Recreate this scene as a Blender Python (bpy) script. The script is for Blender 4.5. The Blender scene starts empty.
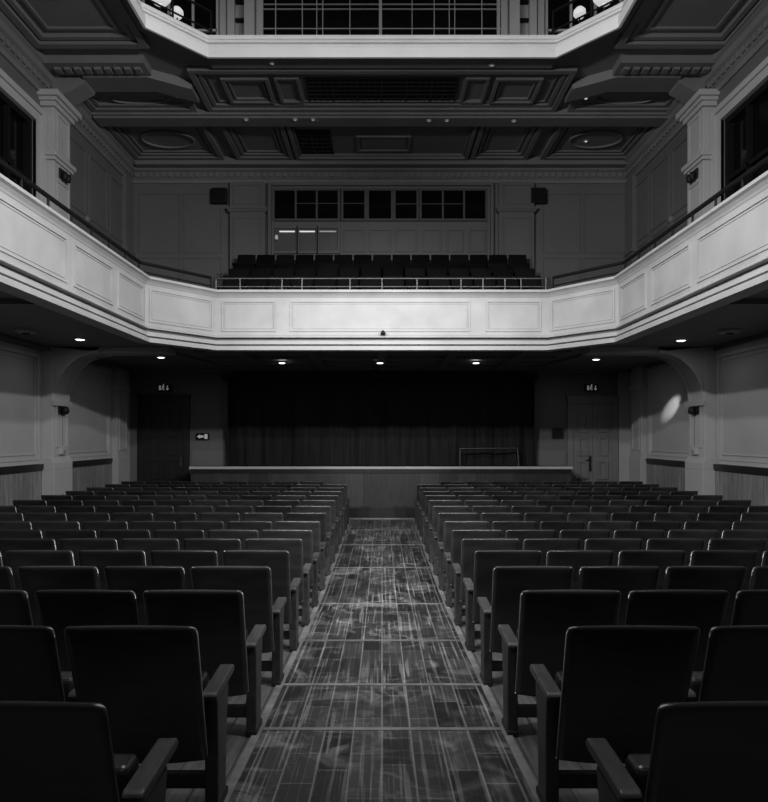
import bpy, math, random
from mathutils import Vector, Matrix
random.seed(7)
C = bpy.context.scene.collection
PI = math.pi

# ------------------------------------------------------------------ materials
def mat(name, col, rough=0.6, var=0.0, scale=4.0, spec=0.5, metal=0.0, stretch=(1, 1, 1), bump=0.0,
        emit=0.0, coat=0.0, rnd=0.0, detail=6.0):
    m = bpy.data.materials.new(name); m.use_nodes = True
    nt = m.node_tree; N = nt.nodes; L = nt.links
    b = N['Principled BSDF']
    b.inputs['Roughness'].default_value = rough
    b.inputs['Metallic'].default_value = metal
    b.inputs['Specular IOR Level'].default_value = spec
    if coat: b.inputs['Coat Weight'].default_value = coat; b.inputs['Coat Roughness'].default_value = 0.25
    c = (col, col, col, 1) if not isinstance(col, tuple) else (*col, 1)
    tc = N.new('ShaderNodeTexCoord'); mp = N.new('ShaderNodeMapping'); mp.inputs['Scale'].default_value = stretch
    L.new(tc.outputs['Object'], mp.inputs['Vector'])
    nz = N.new('ShaderNodeTexNoise'); nz.inputs['Scale'].default_value = scale; nz.inputs['Detail'].default_value = detail
    L.new(mp.outputs[0], nz.inputs['Vector'])
    rp = N.new('ShaderNodeValToRGB')
    rp.color_ramp.elements[0].position = 0.3; rp.color_ramp.elements[1].position = 0.7
    rp.color_ramp.elements[0].color = tuple(max(0, x * (1 - var)) for x in c[:3]) + (1,)
    rp.color_ramp.elements[1].color = tuple(min(1, x * (1 + var)) for x in c[:3]) + (1,)
    L.new(nz.outputs['Fac'], rp.inputs['Fac'])
    out = rp.outputs['Color']
    if rnd:
        oi = N.new('ShaderNodeObjectInfo'); mr = N.new('ShaderNodeMapRange')
        mr.inputs['To Min'].default_value = 1 - rnd; mr.inputs['To Max'].default_value = 1 + rnd
        L.new(oi.outputs['Random'], mr.inputs['Value'])
        mx = N.new('ShaderNodeVectorMath'); mx.operation = 'SCALE'
        L.new(out, mx.inputs[0]); L.new(mr.outputs[0], mx.inputs['Scale']); out = mx.outputs['Vector']
    L.new(out, b.inputs['Base Color'])
    if bump:
        bp = N.new('ShaderNodeBump'); bp.inputs['Strength'].default_value = bump; bp.inputs['Distance'].default_value = 0.01
        L.new(nz.outputs['Fac'], bp.inputs['Height']); L.new(bp.outputs[0], b.inputs['Normal'])
    if emit:
        b.inputs['Emission Color'].default_value = (1, 1, 1, 1); b.inputs['Emission Strength'].default_value = emit
    return m

def mat_boards(name, c1, c2, board_w, board_l, along='Y', rough=0.5, scuff=0.0, mortar=0.02, gap=0.004):
    """planks running along one axis, each plank its own tone"""
    m = bpy.data.materials.new(name); m.use_nodes = True
    nt = m.node_tree; N = nt.nodes; L = nt.links; b = N['Principled BSDF']
    tc = N.new('ShaderNodeTexCoord'); sp = N.new('ShaderNodeSeparateXYZ'); cb = N.new('ShaderNodeCombineXYZ')
    L.new(tc.outputs['Object'], sp.inputs[0])
    if along == 'Y': L.new(sp.outputs['Y'], cb.inputs['X']); L.new(sp.outputs['X'], cb.inputs['Y'])
    elif along == 'ZX': L.new(sp.outputs['Z'], cb.inputs['X']); L.new(sp.outputs['X'], cb.inputs['Y'])
    elif along == 'ZY': L.new(sp.outputs['Z'], cb.inputs['X']); L.new(sp.outputs['Y'], cb.inputs['Y'])
    br = N.new('ShaderNodeTexBrick'); br.inputs['Scale'].default_value = 1.0
    br.inputs['Brick Width'].default_value = board_l; br.inputs['Row Height'].default_value = board_w
    br.inputs['Mortar Size'].default_value = gap; br.inputs['Bias'].default_value = 0.0
    br.inputs['Color1'].default_value = (c1, c1, c1, 1); br.inputs['Color2'].default_value = (c2, c2, c2, 1)
    br.inputs['Mortar'].default_value = (mortar, mortar, mortar, 1)
    br.offset = 0.37; br.offset_frequency = 2
    L.new(cb.outputs[0], br.inputs['Vector'])
    mp = N.new('ShaderNodeMapping'); mp.inputs['Scale'].default_value = (1.2, 14, 14)
    L.new(cb.outputs[0], mp.inputs['Vector'])
    g = N.new('ShaderNodeTexNoise'); g.inputs['Scale'].default_value = 2.5; g.inputs['Detail'].default_value = 8
    L.new(mp.outputs[0], g.inputs['Vector'])
    mr = N.new('ShaderNodeMapRange'); mr.inputs['From Min'].default_value = .3; mr.inputs['From Max'].default_value = .7
    mr.inputs['To Min'].default_value = .6; mr.inputs['To Max'].default_value = 1.35
    L.new(g.outputs['Fac'], mr.inputs['Value'])
    vm = N.new('ShaderNodeVectorMath'); vm.operation = 'SCALE'
    L.new(br.outputs['Color'], vm.inputs[0]); L.new(mr.outputs[0], vm.inputs['Scale'])
    out = vm.outputs['Vector']
    b.inputs['Roughness'].default_value = rough
    if scuff:
        s = N.new('ShaderNodeTexNoise'); s.inputs['Scale'].default_value = 2.3; s.inputs['Detail'].default_value = 9
        s.inputs['Roughness'].default_value = .62; s.inputs['Distortion'].default_value = 0.6
        L.new(tc.outputs['Object'], s.inputs['Vector'])
        r2 = N.new('ShaderNodeMapRange'); r2.inputs['From Min'].default_value = .47; r2.inputs['From Max'].default_value = .72
        r2.inputs['To Min'].default_value = 0; r2.inputs['To Max'].default_value = scuff; r2.clamp = True
        L.new(s.outputs['Fac'], r2.inputs['Value'])
        mx = N.new('ShaderNodeMix'); mx.data_type = 'RGBA'
        L.new(r2.outputs[0], mx.inputs['Factor']); L.new(out, mx.inputs['A']); mx.inputs['B'].default_value = (.30, .30, .30, 1)
        out = mx.outputs['Result']
        r3 = N.new('ShaderNodeMapRange'); r3.inputs['To Min'].default_value = rough - .1; r3.inputs['To Max'].default_value = rough + .2
        L.new(s.outputs['Fac'], r3.inputs['Value']); L.new(r3.outputs[0], b.inputs['Roughness'])
    L.new(out, b.inputs['Base Color'])
    return m

def mat_aisle():
    """old worn parquet: panels of narrow strips, each panel its own tone, pale scuffs and scratches"""
    m = bpy.data.materials.new('aisle_parquet'); m.use_nodes = True
    nt = m.node_tree; N = nt.nodes; L = nt.links; b = N['Principled BSDF']
    tc = N.new('ShaderNodeTexCoord'); sp = N.new('ShaderNodeSeparateXYZ'); cb = N.new('ShaderNodeCombineXYZ')
    L.new(tc.outputs['Object'], sp.inputs[0]); L.new(sp.outputs['Y'], cb.inputs['X']); L.new(sp.outputs['X'], cb.inputs['Y'])
    def brick(w, h, gap, c1, c2, mo, off):
        br = N.new('ShaderNodeTexBrick'); br.inputs['Scale'].default_value = 1
        br.inputs['Brick Width'].default_value = w; br.inputs['Row Height'].default_value = h
        br.inputs['Mortar Size'].default_value = gap; br.offset = off; br.offset_frequency = 2; br.squash = .7; br.squash_frequency = 3
        for k, v in (('Color1', c1), ('Color2', c2), ('Mortar', mo)): br.inputs[k].default_value = (v, v, v, 1)
        L.new(cb.outputs[0], br.inputs['Vector']); return br
    def noise(scale, detail, vec, dist=0, rough=.5):
        n = N.new('ShaderNodeTexNoise'); n.inputs['Scale'].default_value = scale; n.inputs['Detail'].default_value = detail
        n.inputs['Distortion'].default_value = dist; n.inputs['Roughness'].default_value = rough; L.new(vec, n.inputs['Vector']); return n
    def rng(sock, a, b_, c, d):
        q = N.new('ShaderNodeMapRange'); q.clamp = True
        for k, v in (('From Min', a), ('From Max', b_), ('To Min', c), ('To Max', d)): q.inputs[k].default_value = v
        L.new(sock, q.inputs['Value']); return q.outputs[0]
    def math_(op, a, c):
        q = N.new('ShaderNodeMath'); q.operation = op
        for k, v in enumerate((a, c)):
            if isinstance(v, (int, float)): q.inputs[k].default_value = v
            else: L.new(v, q.inputs[k])
        return q.outputs[0]
    big = brick(.46, .155, .006, .007, .050, .10, .41)
    strip = brick(.37, .052, .0025, .7, 1.25, 2.2, .23)
    wear = noise(3.1, 10, tc.outputs['Object'], 1.2, .68)
    patch = noise(1.1, 3, tc.outputs['Object'], .3, .5)
    mp = N.new('ShaderNodeMapping'); mp.inputs['Scale'].default_value = (.55, 17, 1); L.new(cb.outputs[0], mp.inputs['Vector'])
    streak = noise(2.2, 2, mp.outputs[0], 0, .4)
    bw = N.new('ShaderNodeRGBToBW'); L.new(big.outputs['Color'], bw.inputs[0])
    sw = N.new('ShaderNodeRGBToBW'); L.new(strip.outputs['Color'], sw.inputs[0])
    v = math_('MULTIPLY', bw.outputs[0], sw.outputs[0])
    pz = rng(patch.outputs['Fac'], .38, .62, .25, 1.25)
    st = math_('MULTIPLY', rng(streak.outputs['Fac'], .57, .63, 0, .13), pz)
    sc = math_('MULTIPLY', rng(wear.outputs['Fac'], .50, .68, 0, .17), pz)
    v = math_('ADD', math_('ADD', v, st), sc)
    cc = N.new('ShaderNodeCombineColor')
    for k in range(3): L.new(v, cc.inputs[k])
    L.new(cc.outputs[0], b.inputs['Base Color'])
    L.new(rng(wear.outputs['Fac'], .3, .7, .36, .6), b.inputs['Roughness'])
    return m

M = dict(
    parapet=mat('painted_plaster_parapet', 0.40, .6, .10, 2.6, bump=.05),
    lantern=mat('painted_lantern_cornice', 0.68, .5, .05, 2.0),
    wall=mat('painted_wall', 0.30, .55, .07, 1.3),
    wall_dim=mat('painted_upper_wall', 0.10, .6, .08, 1.1),  # wall paint darkened: the weak light up here is put into the colour
    plaster=mat('painted_moulding', 0.36, .5, .05, 2.0),
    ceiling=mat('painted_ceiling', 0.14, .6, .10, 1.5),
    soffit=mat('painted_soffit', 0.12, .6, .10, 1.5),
    dado=mat('dark_dado_rail', 0.012, .4, .2, 6),
    seat=mat('dark_leathercloth', 0.022, .30, .45, 3.0, stretch=(1, 1, 5), rnd=.4, spec=.5, coat=.4),
    seat_wood=mat('dark_varnished_wood', 0.032, .36, .35, 5.0, stretch=(6, 1.5, 6), rnd=.25),
    arm=mat('worn_armrest_wood', 0.062, .38, .35, 5.0, stretch=(8, 1.5, 8), rnd=.2),
    iron=mat('black_iron', 0.02, .4, .1, 8, metal=.3),
    bseat=mat('black_balcony_fabric', 0.0045, .9, .2, 5, rnd=.4, spec=.08),
    curtain=mat('black_velvet_curtain', 0.016, .95, .3, 3, stretch=(6, 6, .4), spec=.1),
    dark=mat('dark_recess', 0.004, .6, .2, 3, spec=.2),
    glass=mat('dark_night_glass', 0.003, .12, .1, 2, spec=.35),
    dimglass=mat('dim_booth_glass', 0.085, .25, .15, 2),
    doorwood=mat('dark_door_wood', 0.009, .45, .3, 5, stretch=(6, 6, .6)),
    doorpale=mat('painted_pale_door', 0.14, .5, .08, 2),
    chrome=mat('steel_rail', 0.11, .45, .05, 5, metal=.9),
    darkrail=mat('black_painted_rail', 0.006, .6, .1, 5, spec=.15),
    black=mat('matt_black_plastic', 0.006, .6, .1, 5, spec=.3),
    grey=mat('grey_plastic', 0.25, .5, .05, 5),
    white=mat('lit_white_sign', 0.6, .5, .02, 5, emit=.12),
    pict=mat('exit_pictogram', 0.4, .5, .02, 5, emit=.10),
    lamp=mat('glowing_lamp', 0.9, .5, .0, 5, emit=5.0),
    lampdim=mat('glowing_tube', 0.9, .5, .0, 5, emit=.55),  # glow of the coffer spots and of the booth reflection strips
    globe=mat('glowing_globe_shade', 0.5, .5, .0, 5, emit=.5),
    boothbar=mat('dull_window_frame', 0.06, .6, .08, 3),
    lip=mat('pale_stage_nosing', 0.42, .35, .05, 5),
    trimstrip=mat('worn_floor_strip', 0.20, .5, .3, 9),
    mesh=mat('grille_bar', 0.012, .5, .1, 5),
    aisle=mat_aisle(),
    floor=mat_boards('hall_floorboards', .09, .14, .12, 2.2, 'Y', .5, .15, .03),
    stagefront=mat_boards('stage_front_panelling', .020, .042, .42, 3.0, 'ZX', .45, 0, .015),
    wains_y=mat_boards('wainscot_side', .15, .20, .14, 3.0, 'ZY', .5, 0, .03),
    wains_x=mat_boards('wainscot_end', .085, .115, .14, 3.0, 'ZX', .5, 0, .03),
    stagefloor=mat_boards('stage_boards', .06, .09, .12, 2.5, 'Y', .5, 0, .02),
)

# ------------------------------------------------------------------ mesh builder
class MB:
    def __init__(s): s.v = []; s.f = []; s.sm = []
    def add(s, vs, fs, smooth=False):
        o = len(s.v); s.v += [tuple(v) for v in vs]
        s.f += [tuple(i + o for i in f) for f in fs]; s.sm += [smooth] * len(fs); return s
    def box(s, x0, x1, y0, y1, z0, z1):
        x0, x1 = sorted((x0, x1)); y0, y1 = sorted((y0, y1)); z0, z1 = sorted((z0, z1))
        vs = [(x0,y0,z0),(x1,y0,z0),(x1,y1,z0),(x0,y1,z0),(x0,y0,z1),(x1,y0,z1),(x1,y1,z1),(x0,y1,z1)]
        return s.add(vs, [(0,3,2,1),(4,5,6,7),(0,1,5,4),(1,2,6,5),(2,3,7,6),(3,0,4,7)])
    def obox(s, c, ux, uy, uz, hx, hy, hz):
        c = Vector(c); ux = Vector(ux).normalized()*hx; uy = Vector(uy).normalized()*hy; uz = Vector(uz).normalized()*hz
        vs = [c+a*ux+b*uy+d*uz for d in (-1,1) for a,b in ((-1,-1),(1,-1),(1,1),(-1,1))]
        return s.add(vs, [(0,3,2,1),(4,5,6,7),(0,1,5,4),(1,2,6,5),(2,3,7,6),(3,0,4,7)])
    def bar(s, p, q, w, h, up=(0,0,1)):
        p = Vector(p); q = Vector(q); d = q-p; up = Vector(up)
        sx = d.cross(up)
        if sx.length < 1e-6: up = Vector((0,1,0)); sx = d.cross(up)
        return s.obox((p+q)/2, d, sx, sx.cross(d), d.length/2, w/2, h/2)
    def prism(s, poly, fn, a, b):
        """poly of 2-D points, fn(u, v, t) -> xyz, extruded t = a..b"""
        n = len(poly)
        vs = [fn(u, v, a) for u, v in poly] + [fn(u, v, b) for u, v in poly]
        fs = [tuple(range(n))[::-1], tuple(range(n, 2*n))] + [(i, (i+1) % n, n+(i+1) % n, n+i) for i in range(n)]
        return s.add(vs, fs)
    def tube(s, pts, r, n=8, smooth=True):
        for p, q in zip(pts, pts[1:]):
            p = Vector(p); q = Vector(q); d = (q-p)
            a = d.cross(Vector((0,0,1)));
            if a.length < 1e-6: a = Vector((1,0,0))
            a.normalize(); b = d.cross(a).normalized()
            ring = [a*math.cos(2*PI*i/n)*r + b*math.sin(2*PI*i/n)*r for i in range(n)]
            vs = [p+x for x in ring] + [q+x for x in ring]
            s.add(vs, [(i,(i+1)%n,n+(i+1)%n,n+i) for i in range(n)], smooth)
            s.add(vs, [tuple(range(n))[::-1], tuple(range(n,2*n))])
        return s
    def lathe(s, c, prof, n=20, axis='Z', smooth=True):
        c = Vector(c); vs = []; fs = []
        for r, h in prof:
            for i in range(n):
                a = 2*PI*i/n
                if axis == 'Z': vs.append(c+Vector((r*math.cos(a), r*math.sin(a), h)))
                elif axis == 'Y': vs.append(c+Vector((r*math.cos(a), h, r*math.sin(a))))
                else: vs.append(c+Vector((h, r*math.cos(a), r*math.sin(a))))
        for j in range(len(prof)-1):
            for i in range(n): fs.append((j*n+i, j*n+(i+1)%n, (j+1)*n+(i+1)%n, (j+1)*n+i))
        return s.add(vs, fs, smooth)
    def sweep(s, path, prof, side=1, closed=False):
        """profile (n, z) carried along a plan polyline, mitred; n to the right of travel * side"""
        P = [Vector((p[0], p[1])) for p in path]; n = len(P); k = len(prof)
        def nrm(a, b):
            d = (b-a).normalized(); return Vector((d.y, -d.x))*side
        rings = []
        for i in range(n):
            if closed: n1 = nrm(P[i-1], P[i]); n2 = nrm(P[i], P[(i+1) % n])
            else:
                n1 = nrm(P[i-1], P[i]) if i > 0 else nrm(P[0], P[1])
                n2 = nrm(P[i], P[i+1]) if i < n-1 else n1
            m = n1+n2; m = m/(m.dot(n1)) if m.length > 1e-6 else n1
            rings.append([(P[i].x+m.x*a, P[i].y+m.y*a, z) for a, z in prof])
        vs = [v for r in rings for v in r]; fs = []
        for i in range(n if closed else n-1):
            j = (i+1) % n
            for q in range(k): fs.append((i*k+q, i*k+(q+1)%k, j*k+(q+1)%k, j*k+q))
        if not closed: fs += [tuple(range(k)), tuple((n-1)*k+q for q in range(k))[::-1]]
        return s.add(vs, fs)
    def frame(s, o, u, v, w, u0, u1, v0, v1, width, depth):
        """raised rectangular moulding on plane at o, axes u, v, normal w"""
        o = Vector(o); u = Vector(u); v = Vector(v); w = Vector(w)
        def b(a0, a1, c0, c1):
            s.obox(o+u*(a0+a1)/2+v*(c0+c1)/2+w*depth/2, u, v, w, abs(a1-a0)/2, abs(c1-c0)/2, depth/2)
        b(u0, u1, v0, v0+width); b(u0, u1, v1-width, v1)
        b(u0, u0+width, v0+width, v1-width); b(u1-width, u1, v0+width, v1-width); return s
    def build(s, name, m, parent=None, origin=(0,0,0), bevel=0, seg=2, kind=None):
        if parent is not None: origin = ORG[parent.name]
        me = bpy.data.meshes.new(name)
        me.from_pydata([(x-origin[0], y-origin[1], z-origin[2]) for x,y,z in s.v], [], s.f)
        for p, sm in zip(me.polygons, s.sm): p.use_smooth = sm
        import bmesh
        bm = bmesh.new(); bm.from_mesh(me); bmesh.ops.recalc_face_normals(bm, faces=bm.faces)
        if bevel:
            bmesh.ops.bevel(bm, geom=[e for e in bm.edges if e.calc_face_angle(0) > .5], offset=bevel, segments=seg, affect='EDGES', profile=.5)
        bm.to_mesh(me); bm.free()
        me.materials.append(m)
        o = bpy.data.objects.new(name, me); C.objects.link(o)
        if parent is not None: o.parent = parent
        else: o.location = origin
        ORG[o.name] = tuple(origin)
        if kind: o['kind'] = kind
        return o
ORG = {}

def thing(name, label, cat, loc=(0,0,0), group=None, kind=None):
    o = bpy.data.objects.new(name, None); C.objects.link(o); o.location = loc; o.empty_display_size = .1
    ORG[o.name] = tuple(loc)
    return tag(o, label, cat, group, kind)
def tag(o, label=None, cat=None, group=None, kind=None):
    if label: o['label'] = label
    if cat: o['category'] = cat
    if group: o['group'] = group
    if kind: o['kind'] = kind
    return o
def struct(name, mb, m, label=None, cat=None, parent=None, bevel=0):
    o = mb.build(name, m, parent, bevel=bevel)
    return tag(o, label, cat, None, 'structure') if parent is None else o

# ------------------------------------------------------------------ dimensions (metres; y runs away from the camera)
XW = 5.91; YB = 15.0; YN = -4.0; ZC = 8.2
XF = 3.56; YF = 10.55; YCH = 9.62; XCH = 2.74           # gallery front: side line, end line, chamfer
ZF0, ZF1 = 3.215, 4.205                                  # underside and ledge of the gallery front
ZSOF = 3.36; ZGAL = 3.62
CX, CY, F, CZ = 382.0, 436.5, 640.0, 1.8
RAMP = [(-4, .33), (.4, .33), (1.87, .281), (2.67, .239), (3.47, .183), (4.27, .141), (5.07, .099), (5.87, .06), (6.67, .02), (7.45, 0), (15, 0)]
def zf(y):
    for (a, za), (b, zb) in zip(RAMP, RAMP[1:]):
        if y <= b: return za+(zb-za)*(y-a)/(b-a)
    return 0.0
def ramp_strip(mb, x0, x1, dz, th, y0=YN, y1=YB):
    ys = sorted({y0, y1, *[y for y, _ in RAMP if y0 < y < y1]})
    for a, b in zip(ys, ys[1:]):
        za, zb = zf(a)+dz, zf(b)+dz
        vs = [(x0,a,za-th),(x1,a,za-th),(x1,b,zb-th),(x0,b,zb-th),(x0,a,za),(x1,a,za),(x1,b,zb),(x0,b,zb)]
        mb.add(vs, [(0,3,2,1),(4,5,6,7),(0,1,5,4),(1,2,6,5),(2,3,7,6),(3,0,4,7)])
    return mb

# ------------------------------------------------------------------ floor
struct('floor', ramp_strip(MB(), -XW-.1, XW+.1, 0, .15), M['floor'], 'dark floorboards rising gently toward the near rows of seats', 'floor')
a = struct('aisle_floor', ramp_strip(MB(), -.655, .655, .006, .006, YN, 13.75), M['aisle'], 'worn plank strip running down the centre aisle to the stage', 'aisle floor')
mb = MB()
for sx in (-1, 1): ramp_strip(mb, sx*.655, sx*.70, .012, .012, YN, 13.75)
for y in (3.53, 4.26, 5.36, 6.8, 8.76, 10.6, 12.3):
    ramp_strip(mb, -.655, .655, .010, .004, y-.018, y+.018)
struct('trim_1', mb, M['trimstrip'], 'pale strips edging and crossing the worn aisle floor', 'floor trim')

# ------------------------------------------------------------------ walls
def wall_side(sx, name):
    mb = MB(); x0, x1 = sx*XW, sx*(XW+.2)
    wy0, wy1, wz0, wz1 = 8.2, 10.84, 4.55, 7.16         # gallery window opening
    mb.box(x0, x1, YN, YB, 0, ZGAL)
    up = MB()
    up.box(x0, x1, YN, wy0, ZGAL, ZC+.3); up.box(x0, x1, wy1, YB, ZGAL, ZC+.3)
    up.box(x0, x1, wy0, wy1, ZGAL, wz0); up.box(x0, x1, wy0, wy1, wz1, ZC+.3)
    struct(name+'_upper', up, M['wall_dim'], 'upper part, dimmed in its colour, of the %s side wall above the gallery' % ('left' if sx < 0 else 'right'), 'wall')
    return struct(name, mb, M['wall'], 'grey painted %s side wall of the hall with mouldings' % ('left' if sx < 0 else 'right'), 'wall')
DXR = .12
wl = wall_side(-1, 'wall_left'); wr = wall_side(1, 'wall_right')
for q in ('wall_right', 'wall_right_upper'): bpy.data.objects[q].location.x = -DXR
struct('wall_back', MB().box(-XW-.2, XW+.2, YB, YB+.2, 0, ZC+.3), M['wall_dim'], 'grey painted end wall behind the stage and gallery seats', 'wall')
struct('wall_front', MB().box(-XW-.2, XW+.2, YN-.2, YN, 0, ZC+.3), M['wall_dim'], 'grey painted wall behind the camera', 'wall')

trim_no = [1]
def trim(mb, m, label, cat='moulding', bevel=0):
    trim_no[0] += 1
    return struct('trim_%d' % trim_no[0], mb, m, label, cat, bevel=bevel)

SIDE = {-1: 'left', 1: 'right'}
def shift_right(before):
    for o in C.objects:
        if o.name not in before and o.parent is None: o.location.x -= DXR
for sx in (-1, 1):
    before = {o.name for o in C.objects}
    w = SIDE[sx]
    # boarded wainscot, dado rail
    mb = MB().box(sx*XW, sx*(XW-.03), YN, 14.2, 0, 1.24); 
    trim(mb, M['wains_y'], 'grey boarded wainscot along the foot of the %s wall' % w, 'wainscot')
    mb = MB()
    for y0, y1 in ((YN, 11.08), (11.72, 13.9)):
        mb.box(sx*XW, sx*(XW-.06), y0, y1, 1.245, 1.325); mb.box(sx*XW, sx*(XW-.045), y0, y1, 1.21, 1.245)
    trim(mb, M['dado'], 'dark dado rail along the %s wall below the panels' % w, 'dado rail')
    # panel mouldings, lower wall
    mb = MB(); o = (sx*XW, 0, 0); u, v, n = (0,1,0), (0,0,1), (-sx,0,0)
    for y0, y1 in ((-2.5, 2.2), (5.2, 10.98), (11.8, 13.85)):
        mb.box(sx*XW, sx*(XW-.02), y0, y1, 1.33, 1.40)
        mb.frame(o, u, v, n, y0, y1, 1.40, 3.2, .05, .035)
        mb.frame(o, u, v, n, y0+.09, y1-.09, 1.49, 3.1, .02, .02)
    trim(mb, M['plaster'], 'raised panel mouldings on the lower %s wall under the gallery' % w)
    # upper wall panel mouldings
    mb = MB()
    for y0, y1 in ((11.95, 12.75), (12.9, 13.75), (13.9, 14.6)):
        mb.frame(o, u, v, n, y0, y1, 3.8, 6.1, .04, .02); mb.frame(o, u, v, n, y0, y1, 6.2, 7.5, .04, .02)
    trim(mb, M['wall_dim'], 'shallow panel mouldings on the upper %s wall' % w)
    # lower pilaster + base + corner pilaster
    mb = MB()
    xp = XW-.19
    mb.box(sx*XW, sx*xp, 11.12, 11.68, 0, ZSOF); mb.box(sx*XW, sx*(xp-.05), 11.07, 11.73, 0, 1.22)
    mb.prism([(0,1.22),(xp-.05,1.22),(xp-.05,1.34),(xp,1.44),(0,1.44)], lambda a,z,t: (sx*(XW if a==0 else a), t, z), 11.07, 11.73)
    mb.frame((sx*xp,0,0), u, v, n, 11.2, 11.6, 1.6, 2.45, .03, .02)
    trim(mb, M['plaster'], 'pale pilaster on the lower %s wall under the gallery bracket' % w, 'pilaster', .006)
    mb = MB(); mb.box(sx*XW, sx*(XW-.12), 14.0, 14.55, 0, 3.36); mb.box(sx*XW, sx*(XW-.16), 13.95, 14.6, 0, 1.34)
    mb.box(sx*XW, sx*(XW-.17), 13.94, 14.61, 2.82, 2.94)
    mb.frame((sx*(XW-.12),0,0), u, v, n, 14.08, 14.47, 1.5, 2.75, .03, .02)
    trim(mb, M['wall'], 'corner pilaster at the far end of the lower %s wall' % w, 'pilaster', .006)
    # bracket under the gallery
    mb = MB()
    arc = []
    for i in range(13):
        t = i/12*PI/2; arc.append((xp-.78*(1-math.cos(t)), 2.42+.86*math.sin(t)))
    arc2 = [(xp, 3.36)]
    mb.prism(arc+arc2+[(xp, 2.42)], lambda a,z,t: (sx*a, t, z), 11.16, 11.64)
    for k in range(12):
        (ax, az), (bx_, bz) = arc[k], arc[k+1]
        for yy in (11.14, 11.62): mb.bar((sx*ax, yy+.02, az), (sx*bx_, yy+.02, bz), .05, .05, (0,1,0))
    mb.box(sx*4.96, sx*3.75, 11.18, 11.62, 3.27, 3.36)
    mb.box(sx*xp, sx*(xp-.06), 11.1, 11.7, 2.34, 2.42)
    trim(mb, M['plaster'], 'curved bracket carrying the gallery from the %s pilaster' % w, 'bracket', 0)
    # upper pilaster with capital
    mb = MB(); xq = XW-.21
    mb.box(sx*XW, sx*xq, 11.12, 11.7, ZGAL, 7.7)
    mb.box(sx*XW, sx*(xq-.04), 11.06, 11.76, 6.60, 6.66); mb.box(sx*XW, sx*(xq-.07), 11.03, 11.79, 6.66, 6.74)
    mb.box(sx*XW, sx*(xq-.05), 11.05, 11.77, 7.52, 7.6); mb.box(sx*XW, sx*(xq-.09), 11.01, 11.81, 7.6, 7.66); mb.box(sx*XW, sx*(xq-.14), 10.96, 11.86, 7.66, 7.76)
    mb.frame((sx*xq,0,0), u, v, n, 11.2, 11.62, 6.78, 7.46, .03, .02)
    mb.frame((sx*xq,0,0), u, v, n, 11.2, 11.62, 3.8, 6.3, .03, .02)
    trim(mb, M['plaster'], 'pale pilaster with moulded capital on the upper %s wall' % w, 'pilaster', .006)
    mb = MB(); mb.box(sx*XW, sx*(XW-.1), 14.55, 14.95, ZGAL, 7.75); mb.box(sx*XW, sx*(XW-.14), 14.5, 14.97, 6.0, 6.1)
    trim(mb, M['wall_dim'], 'slim corner pilaster at the far end of the upper %s wall' % w, 'pilaster')
    # gallery window
    wy0, wy1, wz0, wz1 = 8.2, 10.84, 4.55, 7.16
    wn = thing('window_%d' % (1 if sx < 0 else 2), 'tall dark gallery window in pale frame on the upper %s wall' % w, 'window', (sx*XW, (wy0+wy1)/2, wz0), kind='structure')
    MB().box(sx*(XW+.12), sx*(XW+.14), wy0, wy1, wz0, wz1).build('pane', M['glass'], wn)
    mb = MB()
    mb.frame((sx*(XW+.02),0,0), u, v, n, wy0, wy1, wz0, wz1, .09, -.1)
    for yy in (8.95, 9.55, 10.2): mb.box(sx*(XW+.03), sx*(XW+.11), yy-.03, yy+.03, wz0, wz1)
    mb.box(sx*(XW+.03), sx*(XW+.11), wy0, wy1, 6.1, 6.17)
    mb.build('sash', M['darkrail'], wn)
    mb = MB()
    mb.frame((sx*XW,0,0), u, v, n, wy0-.26, wy1+.26, wz0-.26, wz1+.26, .1, .09)
    mb.frame((sx*XW,0,0), u, v, n, wy0-.16, wy1+.16, wz0-.16, wz1+.16, .16, .05)
    mb.frame((sx*XW,0,0), u, v, n, wy0-.07, wy1+.07, wz0-.07, wz1+.07, .07, .07)
    mb.build('window_frame', M['plaster'], wn)
    if sx > 0: shift_right(before)

# cornice with leaf blocks round the upper room
path = [(-XW, YN), (-XW, YB), (XW-DXR, YB), (XW-DXR, YN)]
prof = [(0,7.72),(.04,7.72),(.05,7.80),(.09,7.83),(.09,7.95),(.16,7.99),(.2,8.06),(.26,8.09),(.26,8.2),(0,8.2)]
mb = MB().sweep(path, prof, 1)
for k in range(74):
    x = -5.7+k*11.4/73
    mb.box(x-.05, x+.05, YB-.13, YB-.08, 7.84, 7.94)
for sx in (-1, 1):
    for k in range(90):
        y = 1.5+k*.15
        xr = sx*XW-(DXR if sx > 0 else 0); mb.box(xr-sx*.13, xr-sx*.08, y-.05, y+.05, 7.84, 7.94)
trim(mb, M['ceiling'], 'moulded cornice with leaf blocks round the top of the walls', 'cornice')

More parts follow.
